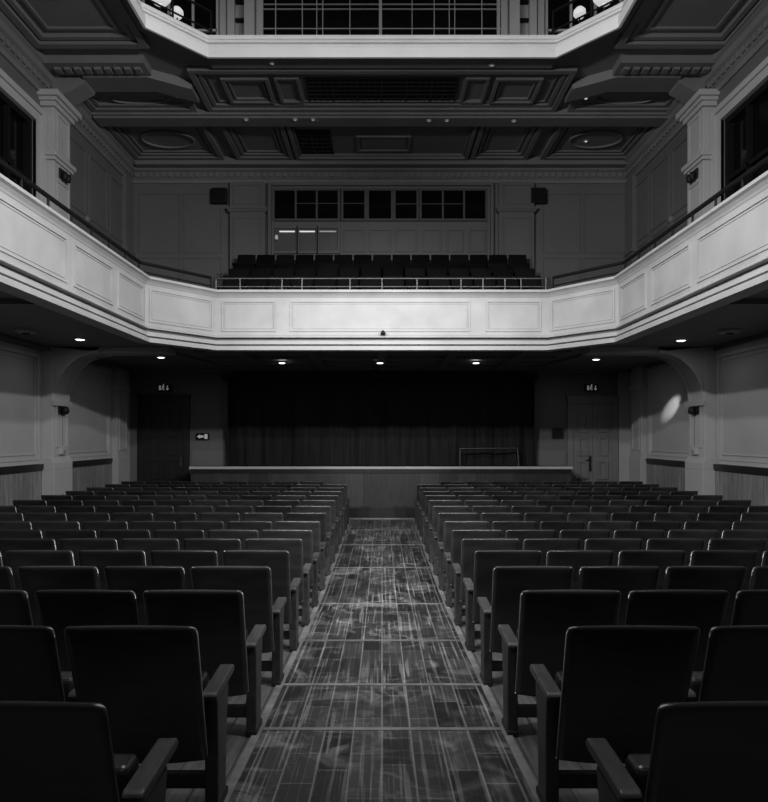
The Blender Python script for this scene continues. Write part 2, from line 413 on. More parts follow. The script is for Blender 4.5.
# ------------------------------------------------------------------ ceiling with coffers and an open well
XL, YL0, YL1, XLC, YLF = 3.58, -1.4, 9.7, 2.84, 10.46
hole = [(XL, YL0), (XL, YL1), (XLC, YLF), (-XLC, YLF), (-XL, YL1), (-XL, YL0), (-XLC, YL0-.8), (XLC, YL0-.8)]
mb = MB()
R_ = [(0, YN-.1), (XW+.1, YN-.1), (XW+.1, YB+.1), (0, YB+.1), (0, YLF+.2), (XLC+.1, YLF+.2), (XL+.2, YL1+.08), (XL+.2, YL0-.08), (XLC+.1, YL0-1), (0, YL0-1)]
mb.prism(R_, lambda x,y,t: (x,y,t), ZC, ZC+.2)
mb.prism([(-x,y) for x,y in R_][::-1], lambda x,y,t: (x,y,t), ZC, ZC+.2)
def coffer(x0, x1, y0, y1, steps=((.0,.10,.09),(.13,.07,.055),(.26,.03,.03)), z=ZC):
    for off, wd, dp in steps:
        if x1-x0-2*off < .2 or y1-y0-2*off < .2: continue
        mb.frame((0,0,z), (1,0,0), (0,1,0), (0,0,-1), x0+off, x1-off, y0+off, y1-off, wd, dp)
# cross beams
for y0, y1, zb in ((12.52, 12.86, 8.03),):
    mb.box(-5.65, 5.65, y0, y1, zb, ZC); mb.box(-5.65, 5.65, y0-.06, y1+.06, 8.07, ZC)
mb.box(-5.65, 5.65, 14.62, 15, 8.02, ZC)
coffer(-3.37, 3.37, 11.05, 12.46)
coffer(-3.3, -2.0, 12.95, 14.6); coffer(2.0, 3.3, 12.95, 14.6); coffer(-1.95, 1.95, 12.95, 14.6, ((0,.08,.1),(.1,.03,.05)))
for sx in (-1, 1):
    mb.frame((0,0,ZC), (1,0,0), (0,1,0), (0,0,-1), sx*2.45-.42, sx*2.45+.42, 11.35, 12.2, .06, .07)
    mb.frame((0,0,ZC), (1,0,0), (0,1,0), (0,0,-1), sx*2.45-.32, sx*2.45+.32, 11.45, 12.1, .03, .04)
    mb.frame((0,0,ZC), (1,0,0), (0,1,0), (0,0,-1), sx*1.7-.22, sx*1.7+.22, 11.35, 12.2, .05, .06)
    a, b = sorted((sx*3.6, sx*5.62))
    coffer(a, b, 11.75, 12.46); coffer(a, b, 12.95, 14.6)
    # ovals in the side coffers
    for cy, rx, ry in ((13.75, .55, .38), (12.1, .5, .16)):
        pts = [(sx*4.6+rx*math.cos(2*PI*i/28), cy+ry*math.sin(2*PI*i/28), ZC-.02) for i in range(29)]
        mb.tube(pts, .025, 6)
    coffer(sx*4.7-.92, sx*4.7+.92, 6.8, 10.4, ((0,.12,.10),(.16,.08,.06),(.36,.05,.03)))
    coffer(sx*4.7-.92, sx*4.7+.92, 2.8, 6.4, ((0,.12,.10),(.16,.08,.06),(.36,.05,.03)))
    for cx0, cy0, rr in ((4.7, 8.6, .42), (4.7, 4.6, .42)):
        pts = [(sx*cx0+rr*.8*math.cos(2*PI*i/28), cy0+rr*1.6*math.sin(2*PI*i/28), ZC-.02) for i in range(29)]
        mb.tube(pts, .025, 6)
    # transverse beam over the pilaster, then the splayed piece toward the end coffer
    mb.box(sx*5.2, sx*4.07, 11.12, 11.6, 8.04, ZC); mb.box(sx*5.7, sx*4.0, 10.72, 11.1, 8.06, ZC)
    mb.prism([(4.07,11.12),(3.42,11.5),(3.42,11.98),(4.07,11.6)], lambda x,y,t: (sx*x,y,t), 8.04, ZC)
    mb.prism([(5.60,7.77),(5.2,7.99),(5.2,8.2),(5.8,8.2),(5.8,7.77)], lambda x,z,t: (sx*x,t,z), 11.2, 11.6)
    for k in range(9): mb.box(sx*(4.1+k*.17), sx*(4.2+k*.17), 10.84, 10.98, 8.02, 8.06)
    # border beams following the well
    mb.prism([(3.42,-1),(3.78,-1),(3.78,9.75),(2.95,10.75),(2.86,10.6),(3.42,9.95)], lambda x,y,t: (sx*(x+.18),y,t), 8.12, ZC)
mb.box(-2.9, 2.9, 10.6, 10.95, 8.1, ZC)
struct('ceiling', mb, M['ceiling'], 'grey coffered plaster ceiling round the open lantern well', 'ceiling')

# ceiling grilles
def grille(name, x0, x1, y0, y1, label, nx, ny):
    g = thing(name, label, 'grille', ((x0+x1)/2, (y0+y1)/2, ZC))
    MB().box(x0, x1, y0, y1, ZC-.012, ZC-.004).build('backing', M['dark'], g)
    mb = MB()
    for i in range(nx+1):
        x = x0+(x1-x0)*i/nx; wd = .016 if i % 4 == 0 else .005
        mb.box(x-wd, x+wd, y0, y1, ZC-.03, ZC-.012)
    for j in range(ny+1):
        y = y0+(y1-y0)*j/ny; mb.box(x0, x1, y-.006, y+.006, ZC-.028, ZC-.012)
    mb.build('bars', M['mesh'], g)
    return g
grille('ceiling_grille', -1.37, 1.37, 11.4, 12.22, 'wide black ceiling grille in the coffer nearest the well', 24, 6)
grille('ceiling_grille', -1.92, -1.1, 13.35, 14.5, 'short black ceiling grille over the gallery seats', 8, 6)
mb = MB().frame((0,0,ZC), (1,0,0),(0,1,0),(0,0,-1), -.55, .62, 13.6, 14.3, .05, .04); mb.box(-.45, .52, 13.7, 14.2, ZC-.02, ZC-.003)
tag(mb.build('ceiling_hatch', M['ceiling']), 'square framed access hatch in the ceiling beside the short grille', 'hatch')

# lantern cornice round the well
loop = hole
pr = [(0,8.0),(0,8.16),(.02,8.165),(.03,8.20),(.045,8.215),(.045,8.235),(.10,8.24),(.10,8.265),(.05,8.275),(.08,8.29),(.10,8.33),(.10,8.345),(.075,8.35),(.075,8.385),(.09,8.42),(.45,8.42),(.45,8.23),(.24,8.21),(.24,8.13),(.05,8.12),(.04,8.0)]
mb = MB().sweep(loop, pr, 1, True)
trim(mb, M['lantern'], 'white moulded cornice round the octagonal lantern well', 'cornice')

# upper lantern room
mb = MB()
LX, LY0, LY1, LZ0, LZ1 = 4.6, -3.2, 11.9, 8.42, 11.6
mb.box(-LX-.15, -LX, LY0, LY1, LZ0-.2, LZ1); mb.box(LX, LX+.15, LY0, LY1, LZ0-.2, LZ1); mb.box(-LX-.15, LX+.15, LY0-.15, LY0, LZ0-.2, LZ1)
mb.box(-LX-.15, LX+.15, LY1, LY1+.15, LZ0-.2, LZ1)
struct('wall_lantern', mb, M['wall'], 'pale walls of the lantern storey seen through the ceiling well', 'wall')
struct('roof_lantern', MB().box(-LX-.2, LX+.2, LY0-.2, LY1+.2, LZ1, LZ1+.1), M['ceiling'], 'roof over the lantern well', 'roof')
wn = thing('window_3', 'wide dark gridded lantern window above the ceiling well', 'window', (0, LY1, 8.5), kind='structure')
MB().box(-2.2, 2.2, LY1-.02, LY1, 8.5, 11.2).build('pane', M['glass'], wn)
mb = MB()
for p in (262, 276, 302.6, 317, 323, 350, 380.5, 412, 434, 449, 454.5, 481.5, 498):
    x = (p-CX)*LY1/F; wd = .028 if p in (262, 380.5, 498) else .007; mb.box(x-wd, x+wd, LY1-.05, LY1-.02, 8.5, 11.2)
for z in (8.55, 8.95, 9.36, 9.72, 9.81, 10.2, 10.6, 11.0): mb.box(-2.2, 2.2, LY1-.045, LY1-.02, z-.007, z+.007)
mb.build('glazing_bars', M['plaster'], wn)
mb = MB()
for sx in (-1, 1):
    for x0, x1, d in ((2.2, 2.32, .08), (2.34, 2.52, .2), (2.72, 2.85, .12), (2.88, 3.0, .06)):
        mb.box(sx*x0, sx*x1, LY1-d, LY1, 8.42, 11.5)
trim(mb, M['plaster'], 'pale pilasters beside the lantern window above the well', 'pilaster')
for sx in (-1, 1):
    w = SIDE[sx]
    wn = thing('window_%d' % (4 if sx < 0 else 5), 'dark lantern window at the %s corner of the ceiling well' % w, 'window', (sx*3.7, LY1, 8.5), kind='structure')
    MB().box(sx*3.05, sx*4.45, LY1-.02, LY1, 8.5, 11.2).build('pane', M['glass'], wn)
    mb = MB()
    for x in (3.05, 3.5, 3.95, 4.42): mb.box(sx*(x-.02), sx*(x+.02), LY1-.06, LY1-.02, 8.5, 11.2)
    mb.box(sx*3.05, sx*4.45, LY1-.06, LY1-.02, 9.3, 9.34)
    mb.build('glazing_bars', M['plaster'], wn)
    # guard rail at the corner
    t = thing('guard_rail', 'short black guard rail at the %s corner of the lantern well' % w, 'railing', (sx*3.3, 11.0, 8.42), 'guard rails above the well')
    p0, p1 = (sx*2.95, 11.05), (sx*3.95, 10.05)
    MB().tube([(p0[0],p0[1],9.13),(p1[0],p1[1],9.13)], .022).build('top_rail', M['darkrail'], t)
    MB().tube([(p0[0],p0[1],8.8),(p1[0],p1[1],8.8)], .016).build('lower_rail', M['darkrail'], t)
    for k in range(3):
        x = p0[0]+(p1[0]-p0[0])*k/2; y = p0[1]+(p1[1]-p0[1])*k/2
        MB().tube([(x,y,8.42),(x,y,9.13)], .02).build('post', M['darkrail'], t)
    lx = 3.55 if sx > 0 else 3.68
    t = thing('globe_lamp', 'small bright white lamp shade glowing at the %s of the lantern well' % w, 'lamp', (sx*lx, 11.5, 8.42))
    mb = MB().tube([(sx*lx, 11.5, 8.42), (sx*lx, 11.5, 9.32)], .016); mb.lathe((sx*lx,11.5,8.42), [(0,0),(.12,0),(.12,.03),(.02,.05)])
    mb.build('stem', M['black'], t)
    MB().lathe((sx*lx, 11.5, 9.42), [(.02,-.10),(.07,-.09),(.11,-.03),(.105,.03),(.06,.08),(.0,.10)]).build('lamp_shade', M['globe'], t)
    t = thing('globe_lamp', 'large white lamp shade glowing at the far %s edge of the lantern well' % w, 'lamp', (sx*3.78, 10.9, 8.42))
    MB().tube([(sx*3.78, 10.9, 8.42), (sx*3.78, 10.9, 9.1)], .02).build('stem', M['black'], t)
    MB().lathe((sx*3.78, 10.9, 9.32), [(.03,-.16),(.12,-.13),(.18,-.05),(.19,.05),(.14,.15),(.0,.2)]).build('lamp_shade', M['globe'], t)
    for k, (x, z) in enumerate(((2.61, 9.72), (2.61, 9.5))):
        tag(MB().box(sx*(x-.09), sx*(x+.09), LY1-.05, LY1, z-.02, z+.02).build('wall_vent'), '', '') if False else None
    for z, hl in ((9.86, 'higher'), (9.52, 'lower')):
        mb = MB().box(sx*2.62-.11, sx*2.62+.11, LY1-.05, LY1-.0, z-.03, z+.03)
        for q in range(3): mb.box(sx*2.62-.1, sx*2.62+.1, LY1-.056, LY1-.05, z-.02+q*.018, z-.012+q*.018)
        tag(mb.build('wall_vent', M['dark'], origin=(sx*2.62, LY1, z)), '%s small dark vent slot beside the lantern window, %s side' % (hl, w), 'vent', 'vent slots by the lantern window')

# ------------------------------------------------------------------ gallery (balcony)
U = [(-XW, YN), (-XF-.02, YN), (-XF-.02, YCH), (-XCH, YF+.02), (XCH, YF+.02), (XF+.02, YCH), (XF+.02, YN), (XW, YN), (XW, YB), (-XW, YB)]
mb = MB().prism(U, lambda x,y,t: (x,y,t), ZSOF, ZGAL)
# under-gallery ribs
for x in (-2.6, -1.3, 0, 1.3, 2.6): mb.box(x-.09, x+.09, 10.9, 14.6, ZSOF-.06, ZSOF)
for y in (11.6, 12.5, 13.4, 14.3): mb.box(-3.4, 3.4, y-.08, y+.08, ZSOF-.05, ZSOF)
mb.box(-XW, XW, 14.8, 15.0, ZSOF-.07, ZSOF)
for sx in (-1, 1):
    mb.box(sx*XW, sx*(XW-.15), YN, YB, ZSOF-.07, ZSOF)
    for y in (3.2, 7.4): mb.box(sx*XW, sx*3.8, y-.15, y+.15, ZSOF-.06, ZSOF)
    mb.bar((sx*4.0, 11.3, ZSOF-.02), (sx*3.3, 14.7, ZSOF-.02), .1, .05)
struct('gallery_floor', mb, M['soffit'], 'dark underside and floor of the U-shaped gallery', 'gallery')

fpath = [(-XF, YN), (-XF, YCH), (-XCH, YF), (XCH, YF), (XF, YCH), (XF, YN)]
# n positive = toward the hall
fprof = [(.075,4.205),(.085,4.19),(.085,4.165),(.05,4.15),(.02,4.12),(.01,4.10),(0,4.09),(0,3.475),(.03,3.455),(.055,3.44),(.055,3.425),(-.06,3.42),(-.06,3.385),
         (.02,3.38),(.03,3.36),(.04,3.345),(.045,3.315),(-.05,3.31),(-.05,3.29),(.06,3.285),(.075,3.27),(.075,3.215),(-.14,3.215),(-.14,4.1),(-.2,4.12),(-.2,4.205)]
mb = MB().sweep(fpath, fprof, 1)
def panels(P, Q, spans, z0=3.53, z1=4.04):
    P = Vector((*P, 0)); Q = Vector((*Q, 0)); u = (Q-P).normalized(); n = Vector((u.y, -u.x, 0))
    for a, b in spans:
        mb.frame(P, u, (0,0,1), n, a, b, z0, z1, .028, .016)
        mb.frame(P, u, (0,0,1), n, a+.045, b-.045, z0+.045, z1-.045, .012, .008)
px = lambda x: (x-CX)*YF/F+XCH
panels((-XCH, YF), (XCH, YF), [(px(222), px(276)), (px(290), px(470)), (px(486), px(541))])
L = math.hypot(XF-XCH, YF-YCH)
panels((-XF, YCH), (-XCH, YF), [(.06, L-.06)]); panels((XCH, YF), (XF, YCH), [(.06, L-.06)])
sp = [(8.62, 9.54), (7.38, 8.46), (4.7, 7.22), (3.3, 4.5), (.6, 3.1), (-3.5, .3)]
panels((-XF, YN), (-XF, YCH), [(a-YN, b-YN) for a, b in sp]); panels((XF, YCH), (XF, YN), [(YCH-b, YCH-a) for a, b in sp])
struct('gallery_parapet', mb, M['parapet'], 'white panelled gallery front with moulded lower edge', 'gallery front')

# gallery tiers behind the end front
TIER = [(11.35, 12.27, 4.03), (12.27, 13.07, 4.38), (13.07, 13.8, 4.69), (13.8, 15.0, 5.085)]
mb = MB()
for y0, y1, z in TIER: mb.box(-3.45, 3.45, y0, y1, ZGAL, z)
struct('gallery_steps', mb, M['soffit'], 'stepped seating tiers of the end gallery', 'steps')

# guard rails on the gallery ledge
def rail_run(name, label, pts, posts, m, r_top, low):
    t = thing(name, label, 'railing', (pts[0][0], pts[0][1], ZF1), 'guard rails on the gallery ledge')
    MB().tube([(x,y,4.425) for x,y in pts], r_top).build('top_rail', m, t)
    if low: MB().tube([(x,y,4.29) for x,y in pts], .012).build('lower_rail', m, t)
    for x, y in posts:
        mb = MB().tube([(x,y,4.205),(x,y,4.42)], .014); mb.lathe((x,y,4.205), [(0,0),(.03,0),(.03,.012),(.014,.02)])
        mb.build('post', m, t)
N_ = .09
rail_run('guard_rail', 'thin steel guard rail along the end gallery ledge before the seats', [(-XCH, YF+N_), (XCH, YF+N_)],
         [((x-CX)*(YF+N_)/F, YF+N_) for x in (216, 240, 282, 302, 350, 382, 417, 461, 483, 505, 521, 546)], M['chrome'], .014, True)
for sx in (-1, 1):
    posts = [(sx*(XF+N_), 9.6-.52*k) for k in range(14)] + [(sx*(XCH+.09), YF+N_-.06)]
    rail_run('guard_rail', 'black guard rail along the %s gallery ledge' % SIDE[sx], [(sx*(XF+N_), YN+.2), (sx*(XF+N_), YCH+.03), (sx*(XCH+.09), YF+N_-.06)], posts, M['darkrail'], .026, True)

# small camera bracket on the front
mb = MB().box(-.02, .055, YF-.075, YF, 3.47, 3.51); mb.lathe((.015, YF-.11, 3.50), [(.0,-.02),(.03,-.02),(.03,.04),(.0,.04)], 12, 'Y')
tag(mb.build('spotlight', M['black'], origin=(.015, YF, 3.47)), 'tiny black spotlight on the white gallery front centre', 'spotlight')

# ------------------------------------------------------------------ upper end wall: booth windows
def wx(p): return (p-CX)*YB/F
def wz(p): return CZ+(CY-p)*YB/F
mb = MB(); o = (0,YB,0); u, v, n = (1,0,0), (0,0,1), (0,-1,0)
for sx in (-1, 1):
    x0, x1 = sorted((sx*2.72, sx*3.54))
    mb.box(x0, x1, YB-.12, YB, ZGAL, 7.72); mb.box(x0-.04, x1+.04, YB-.16, YB, 7.02, 7.07); mb.box(x0-.06, x1+.06, YB-.19, YB, 7.07, 7.12)
    mb.frame((0,YB-.12,0), u, v, n, x0+.08, x1-.08, 5.4, 6.9, .03, .02)
    mb.frame((0,YB-.12,0), u, v, n, x0+.08, x1-.08, 7.2, 7.66, .03, .02)
    a, b = sorted((sx*3.75, sx*4.65)); mb.frame(o, u, v, n, a, b, 4.2, 6.0, .03, .02); mb.frame(o, u, v, n, a, b, 6.1, 7.5, .03, .02)
    a, b = sorted((sx*4.72, sx*5.7)); mb.frame(o, u, v, n, a, b, 4.2, 6.0, .03, .02); mb.frame(o, u, v, n, a, b, 6.1, 7.5, .03, .02)
mb.frame(o, u, v, n, -2.66, 2.6, 5.6, 7.72, .07, .1); mb.frame(o, u, v, n, -2.58, 2.52, 5.7, 7.64, .06, .06)
trim(mb, M['wall_dim'], 'flat pilasters and panel frames on the end wall above the gallery', 'pilaster')
def booth_window(no, x0, x1, y0, y1, ndiv, label, bars, m='glass'):
    wn = thing('window_%d' % no, label, 'window', (wx((x0+x1)/2), YB, wz(y1)), kind='structure')
    MB().box(wx(x0), wx(x1), YB-.03, YB-.01, wz(y1), wz(y0)).build('pane', M[m], wn)
    mb = MB().frame((0,YB-.01,0), u, v, n, wx(x0)-.05, wx(x1)+.05, wz(y1)-.05, wz(y0)+.05, .05, .06)
    for i in range(1, ndiv):
        x = wx(x0+(x1-x0)*i/ndiv); mb.box(x-.022, x+.022, YB-.055, YB-.01, wz(y1), wz(y0))
    for a, b, y in bars: mb.box(wx(a), wx(b), YB-.045, YB-.01, wz(y)-.008, wz(y)+.008)
    mb.build('window_frame', M['boothbar' if m == 'glass' else 'wall_dim'], wn)
    return wn
booth_window(6, 275, 338, 191.5, 219.5, 3, 'dark three-part booth window, leftmost above gallery seats', [(296, 338, 204)])
booth_window(7, 343.5, 364.5, 191.5, 219.5, 1, 'dark narrow booth window, left of the centre one', [(343.5, 364.5, 204)])
booth_window(8, 369, 391, 191.5, 219.5, 1, 'dark booth window in the middle of the row', [])
booth_window(9, 395.5, 416.5, 191.5, 219.5, 1, 'dark narrow booth window, right of the centre one', [(395.5, 416.5, 204.5)])
booth_window(10, 421.5, 485, 191.5, 219.5, 3, 'dark three-part booth window, rightmost above gallery seats', [(421.5, 464, 204.5)])
for no, (x0, x1, lab) in enumerate(((274, 296, 'left'), (299, 316, 'middle'), (319, 338, 'right'))):
    booth_window(11+no, x0, x1, 229, 252, 1, 'dim lower booth window, %s of the three with glowing tubes' % lab, [], 'dimglass')
for a, b, e, lab in ((280, 295, 'lampdim', 'left'), (300, 315, 'lampdim', 'middle'), (320, 336, 'white', 'right, dimmest')):  # emissive strips put in for bright reflections in the glass, not lamps
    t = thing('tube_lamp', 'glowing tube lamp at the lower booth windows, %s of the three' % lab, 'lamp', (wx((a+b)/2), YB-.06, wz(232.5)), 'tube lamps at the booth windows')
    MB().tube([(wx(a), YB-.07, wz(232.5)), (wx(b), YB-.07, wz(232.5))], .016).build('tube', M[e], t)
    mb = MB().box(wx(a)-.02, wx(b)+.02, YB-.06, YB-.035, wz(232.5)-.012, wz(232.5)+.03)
    mb.build('fitting', M['grey'], t)  # backing bar added with the reflection strip
t = thing('reading_lamp', 'small glowing lamp at the far left lower booth window', 'lamp', (wx(277), YB-.06, wz(240)))
MB().lathe((wx(277), YB-.08, wz(238.5)), [(0,-.05),(.035,-.04),(.04,0),(.03,.05),(0,.06)], 12).build('lamp_shade', M['white'], t)
MB().tube([(wx(277), YB-.08, wz(242)), (wx(277), YB-.08, wz(239.5))], .008).build('stem', M['black'], t)
mb = MB()
for x0, x1 in ((343.5, 365), (369, 391), (395, 417), (422, 441), (446, 463), (468, 485)):
    mb.frame(o, u, v, n, wx(x0), wx(x1), wz(252), wz(229), .04, .03)
trim(mb, M['wall_dim'], 'row of blank framed panels under the booth windows', 'panelling')
for x, lab in ((220.5, 'left'), (537, 'right')):
    t = thing('loudspeaker', 'black square loudspeaker on the upper end wall, %s of the booth windows' % lab, 'loudspeaker', (wx(x), YB, wz(205)), 'wall loudspeakers')
    MB().box(wx(x-7.5), wx(x+7.5), YB-.16, YB-.03, wz(205), wz(190)).build('cabinet', M['black'], t, bevel=.012)
    MB().box(wx(x-6.6), wx(x+6.6), YB-.172, YB-.155, wz(204), wz(191)).build('speaker_grille', M['dark'], t)
    MB().box(wx(x)-.05, wx(x)+.05, YB-.05, YB, wz(199), wz(196)).build('bracket', M['iron'], t)

# ------------------------------------------------------------------ stage, curtain, lower end wall
YS = 14.2
mb = MB().box(-4.24, 4.20, YS, YB, 0.0, 1.06)
st = struct('stage', mb, M['stagefront'], 'low wooden stage front with vertical boards below the curtain', 'stage')
struct('stage_floor', MB().box(-4.24, 4.20, YS-.0, YB, 1.06, 1.12), M['stagefloor'], 'boarded top of the stage', 'stage floor')
trim(MB().box(-4.27, 4.23, YS-.06, YS, 1.075, 1.135), M['lip'], 'pale nosing along the stage edge', 'nosing', .012)
trim(MB().box(-4.24, 4.20, YS-.025, YS, 0.99, 1.07), M['dado'], 'dark moulding beneath the stage nosing')
struct('baseboard_stage', MB().box(-4.24, 4.20, YS-.025, YS, 0, .22), M['doorwood'], 'dark skirting along the foot of the stage front', 'skirting')
trim(MB().box(-.9, .9, YS-.28, YS-.20, 0, .02), M['trimstrip'], 'pale floor strip before the stage at the aisle end', 'floor trim')

# curtain: gathered black drape
x0, x1, z0, z1 = -3.54, 3.50, 1.135, 3.16
nx, nz = 520, 10; vs = []; fs = []
ph = [random.uniform(0, 6.28) for _ in range(8)]
def fold(x):
    w = math.sin(x*9+ph[0])+.6*math.sin(x*17.3+ph[1])+.5*math.sin(x*4.1+ph[2])+.35*math.sin(x*29+ph[3])
    return w*.035 + (.03 if math.sin(x*3.3+ph[4]) > .82 else 0)
for j in range(nz+1):
    z = z0+(z1-z0)*j/nz
    for i in range(nx+1):
        x = x0+(x1-x0)*i/nx
        vs.append((x, 14.80+fold(x)*(.75+.35*(1-j/nz)), z))
for j in range(nz):
    for i in range(nx): fs.append((j*(nx+1)+i, j*(nx+1)+i+1, (j+1)*(nx+1)+i+1, (j+1)*(nx+1)+i))
t = thing('stage_curtain', 'wide black gathered curtain hanging across the back of the stage', 'curtain', (0, 14.8, 1.135))
MB().add(vs, fs, True).build('drape', M['curtain'], t)
MB().box(x0-.03, x1+.03, 14.66, 14.92, z1-.01, z1+.10).build('pelmet', M['black'], t)
MB().box(x0-.005, x0+.01, 14.70, 14.9, z0, z1).build('edge_return', M['curtain'], t); MB().box(x1-.01, x1+.005, 14.70, 14.9, z0, z1).build('edge_return', M['curtain'], t)
# darker dado band each side of the curtain
for a, b, w in ((-4.46, -3.6, 'left'), (3.58, 4.3, 'right')):
    trim(MB().box(a, b, YB-.015, YB, 1.12, 1.46), M['soffit'], 'darker painted band on the end wall at the %s of the curtain' % w, 'dado')
for x, w in ((225.5, 'left'), (535, 'right')):
    y = 14.45; X = (x-CX)*y/F; Z = CZ+(CY-378)*y/F
    t = thing('stage_light', 'small black stage light under the gallery at the %s of the curtain' % w, 'stage light', (X, y, Z+.1), 'stage lights by the curtain')
    MB().lathe((X, y, Z), [(0,.1),(.07,.1),(.075,-.08),(.06,-.1),(0,-.1)], 14, 'Y').build('housing', M['black'], t)
    MB().tube([(X,y,Z+.06),(X,y,ZSOF)], .012).box(X-.06, X+.06, y-.06, y+.06, ZSOF-.02, ZSOF).build('bracket', M['iron'], t)

# steel rail standing on the stage
y = 14.42; P = lambda x, yy: ((x-CX)*y/F, y, CZ+(CY-yy)*y/F)
t = thing('stage_rail', 'low steel rail frame standing on the stage before the curtain', 'rail', (P(488,465)[0], y, 1.12))
a, b = P(460, 448.7), P(517, 448.2)
MB().tube([a, b], .018).build('top_rail', M['chrome'], t)
MB().tube([(a[0],y,a[2]-.06),(b[0],y,b[2]-.06)], .006).build('lower_rail', M['iron'], t)
MB().tube([(a[0],y,1.12),a], .017).build('leg', M['chrome'], t)
MB().tube([(b[0]+.04,y,1.12),(b[0]+.02,y,b[2]-.1),b], .017).build('leg', M['chrome'], t)
MB().tube([(b[0]+.04,y+.22,1.12),(b[0]+.0,y+.22,b[2]-.1),b], .012).build('leg', M['iron'], t)

# doors
def door(no, x0, x1, ztop, m, mf, label, double, frame_w):
    d = thing('door_%d' % no, label, 'door', ((x0+x1)/2, YB, 0), kind='structure')
    fr = MB(); fr.box(x0, x0+frame_w, YB-.08, YB, 0, ztop); fr.box(x1-frame_w, x1, YB-.08, YB, 0, ztop); fr.box(x0+frame_w, x1-frame_w, YB-.08, YB, ztop-frame_w, ztop)
    fr.box(x0-.03, x1+.03, YB-.11, YB, ztop, ztop+.05)
    fr.build('door_frame', mf, d)
    leaves = [(x0+frame_w, x1-frame_w)] if not double else [(x0+frame_w, (x0+x1)/2-.004), ((x0+x1)/2+.004, x1-frame_w)]
    for k, (a, b) in enumerate(leaves):
        mb = MB().box(a, b, YB-.05, YB-.005, .0, ztop-frame_w)
        cols = [(a+.1, b-.1)] if double else [(a+.1, (a+b)/2-.05), ((a+b)/2+.05, b-.1)]
        for c0, c1 in cols:
            for q in range(4):
                z0_ = .25+q*(ztop-.5)/4; z1_ = z0_+(ztop-.5)/4-.1
                mb.frame((0,YB-.05,0), (1,0,0), (0,0,1), (0,-1,0), c0, c1, z0_, z1_, .05, .035)
        lf = mb.build('door_leaf', m, d)
        if not double or k == 0:
            hx = b-.07; hm = M['chrome'] if not double else M['black']
            h = MB().box(hx-.025, hx+.025, YB-.06, YB-.05, 1.1, 1.32); h.tube([(hx, YB-.06, 1.25), (hx, YB-.11, 1.25), (hx-.1, YB-.11, 1.25)], .014)
            if double: h.tube([(hx, YB-.09, 1.0), (hx, YB-.09, 1.35)], .022)
            h.build('handle', hm, lf)
door(1, wx(139.5), wx(190), wz(396.5), M['doorwood'], M['doorwood'], 'dark wooden panelled door left of the stage', False, .13)
door(2, wx(567), wx(617), wz(398), M['doorpale'], M['doorpale'], 'pale painted double door right of the stage', True, .13)
trim(MB().box(wx(618), wx(632), YB-.05, YB, 0, 3.3), M['wall'], 'plain strip of wall beside the pale double door', 'wall strip')

# signs
def running_man(mb, cx, cz, s, y):
    mb.lathe((cx+.03*s, y, cz+.36*s), [(0,-.004),(.075*s,-.004),(.075*s,.004),(0,.004)], 12, 'Y')
    for a, b, wd in (((.0,.26),(-.06,.0),.13), ((-.05,.02),(.08,-.14),.09), ((.08,-.14),(.02,-.32),.08), ((-.06,.0),(-.14,-.16),.09), ((-.14,-.16),(-.28,-.2),.07), ((.0,.24),(.16,.12),.06), ((.0,.24),(-.14,.12),.06)):
        mb.bar((cx+a[0]*s, y, cz+a[1]*s), (cx+b[0]*s, y, cz+b[1]*s), wd*s, .008, (0,1,0))
def exit_sign(xp, yp, w, wd):
    X, Z = wx(xp), wz(yp)
    t = thing('exit_sign', 'small black exit sign with white figures above the %s' % w, 'exit sign', (X, YB, Z-.09), 'exit signs over the doors')
    MB().box(X-wd/2, X+wd/2, YB-.09, YB, Z-.085, Z+.085).build('housing', M['black'], t, bevel=.008)
    mb = MB(); y = YB-.094
    running_man(mb, X-.02, Z, .2, y)
    mb.box(X-.12, X-.075, y-.004, y+.004, Z-.055, Z+.05)                       # doorway
    mb.bar((X+.075, y, Z-.05), (X+.075, y, Z+.05), .022, .008, (0,1,0))        # arrow
    mb.bar((X+.075, y, Z-.055), (X+.045, y, Z-.015), .016, .008, (0,1,0)); mb.bar((X+.075, y, Z-.055), (X+.105, y, Z-.015), .016, .008, (0,1,0))
    mb.build('pictogram', M['pict'], t)
exit_sign(165.5, 388, 'dark left door', .32); exit_sign(591, 388, 'pale right door', .31)
X, Z = wx(203), wz(436.5)
t = thing('arrow_sign', 'small pale arrow sign on the wall beside the dark left door', 'sign', (X, YB, Z-.08))
MB().box(X-.15, X+.15, YB-.05, YB, Z-.08, Z+.08).build('housing', M['black'], t, bevel=.006)
mb = MB(); y = YB-.054
mb.prism([(-.13,0),(-.05,.05),(-.05,.025),(.03,.025),(.03,-.025),(-.05,-.025),(-.05,-.05)], lambda a,b,c: (X+a, c, Z+b), y-.004, y+.003)
mb.box(X+.05, X+.12, y-.004, y+.003, Z-.055, Z+.055)
mb.build('pictogram', M['white'], t)
X, Z = wx(557), wz(433)
t = thing('notice_board', 'small black square panel on the wall between curtain and pale door', 'panel', (X, YB, Z-.12))
MB().box(X-.12, X+.12, YB-.04, YB, Z-.11, Z+.11).build('panel', M['black'], t, bevel=.006)
MB().frame((0,YB-.04,0), (1,0,0),(0,0,1),(0,-1,0), X-.13, X+.13, Z-.12, Z+.12, .02, .012).build('frame', M['iron'], t)

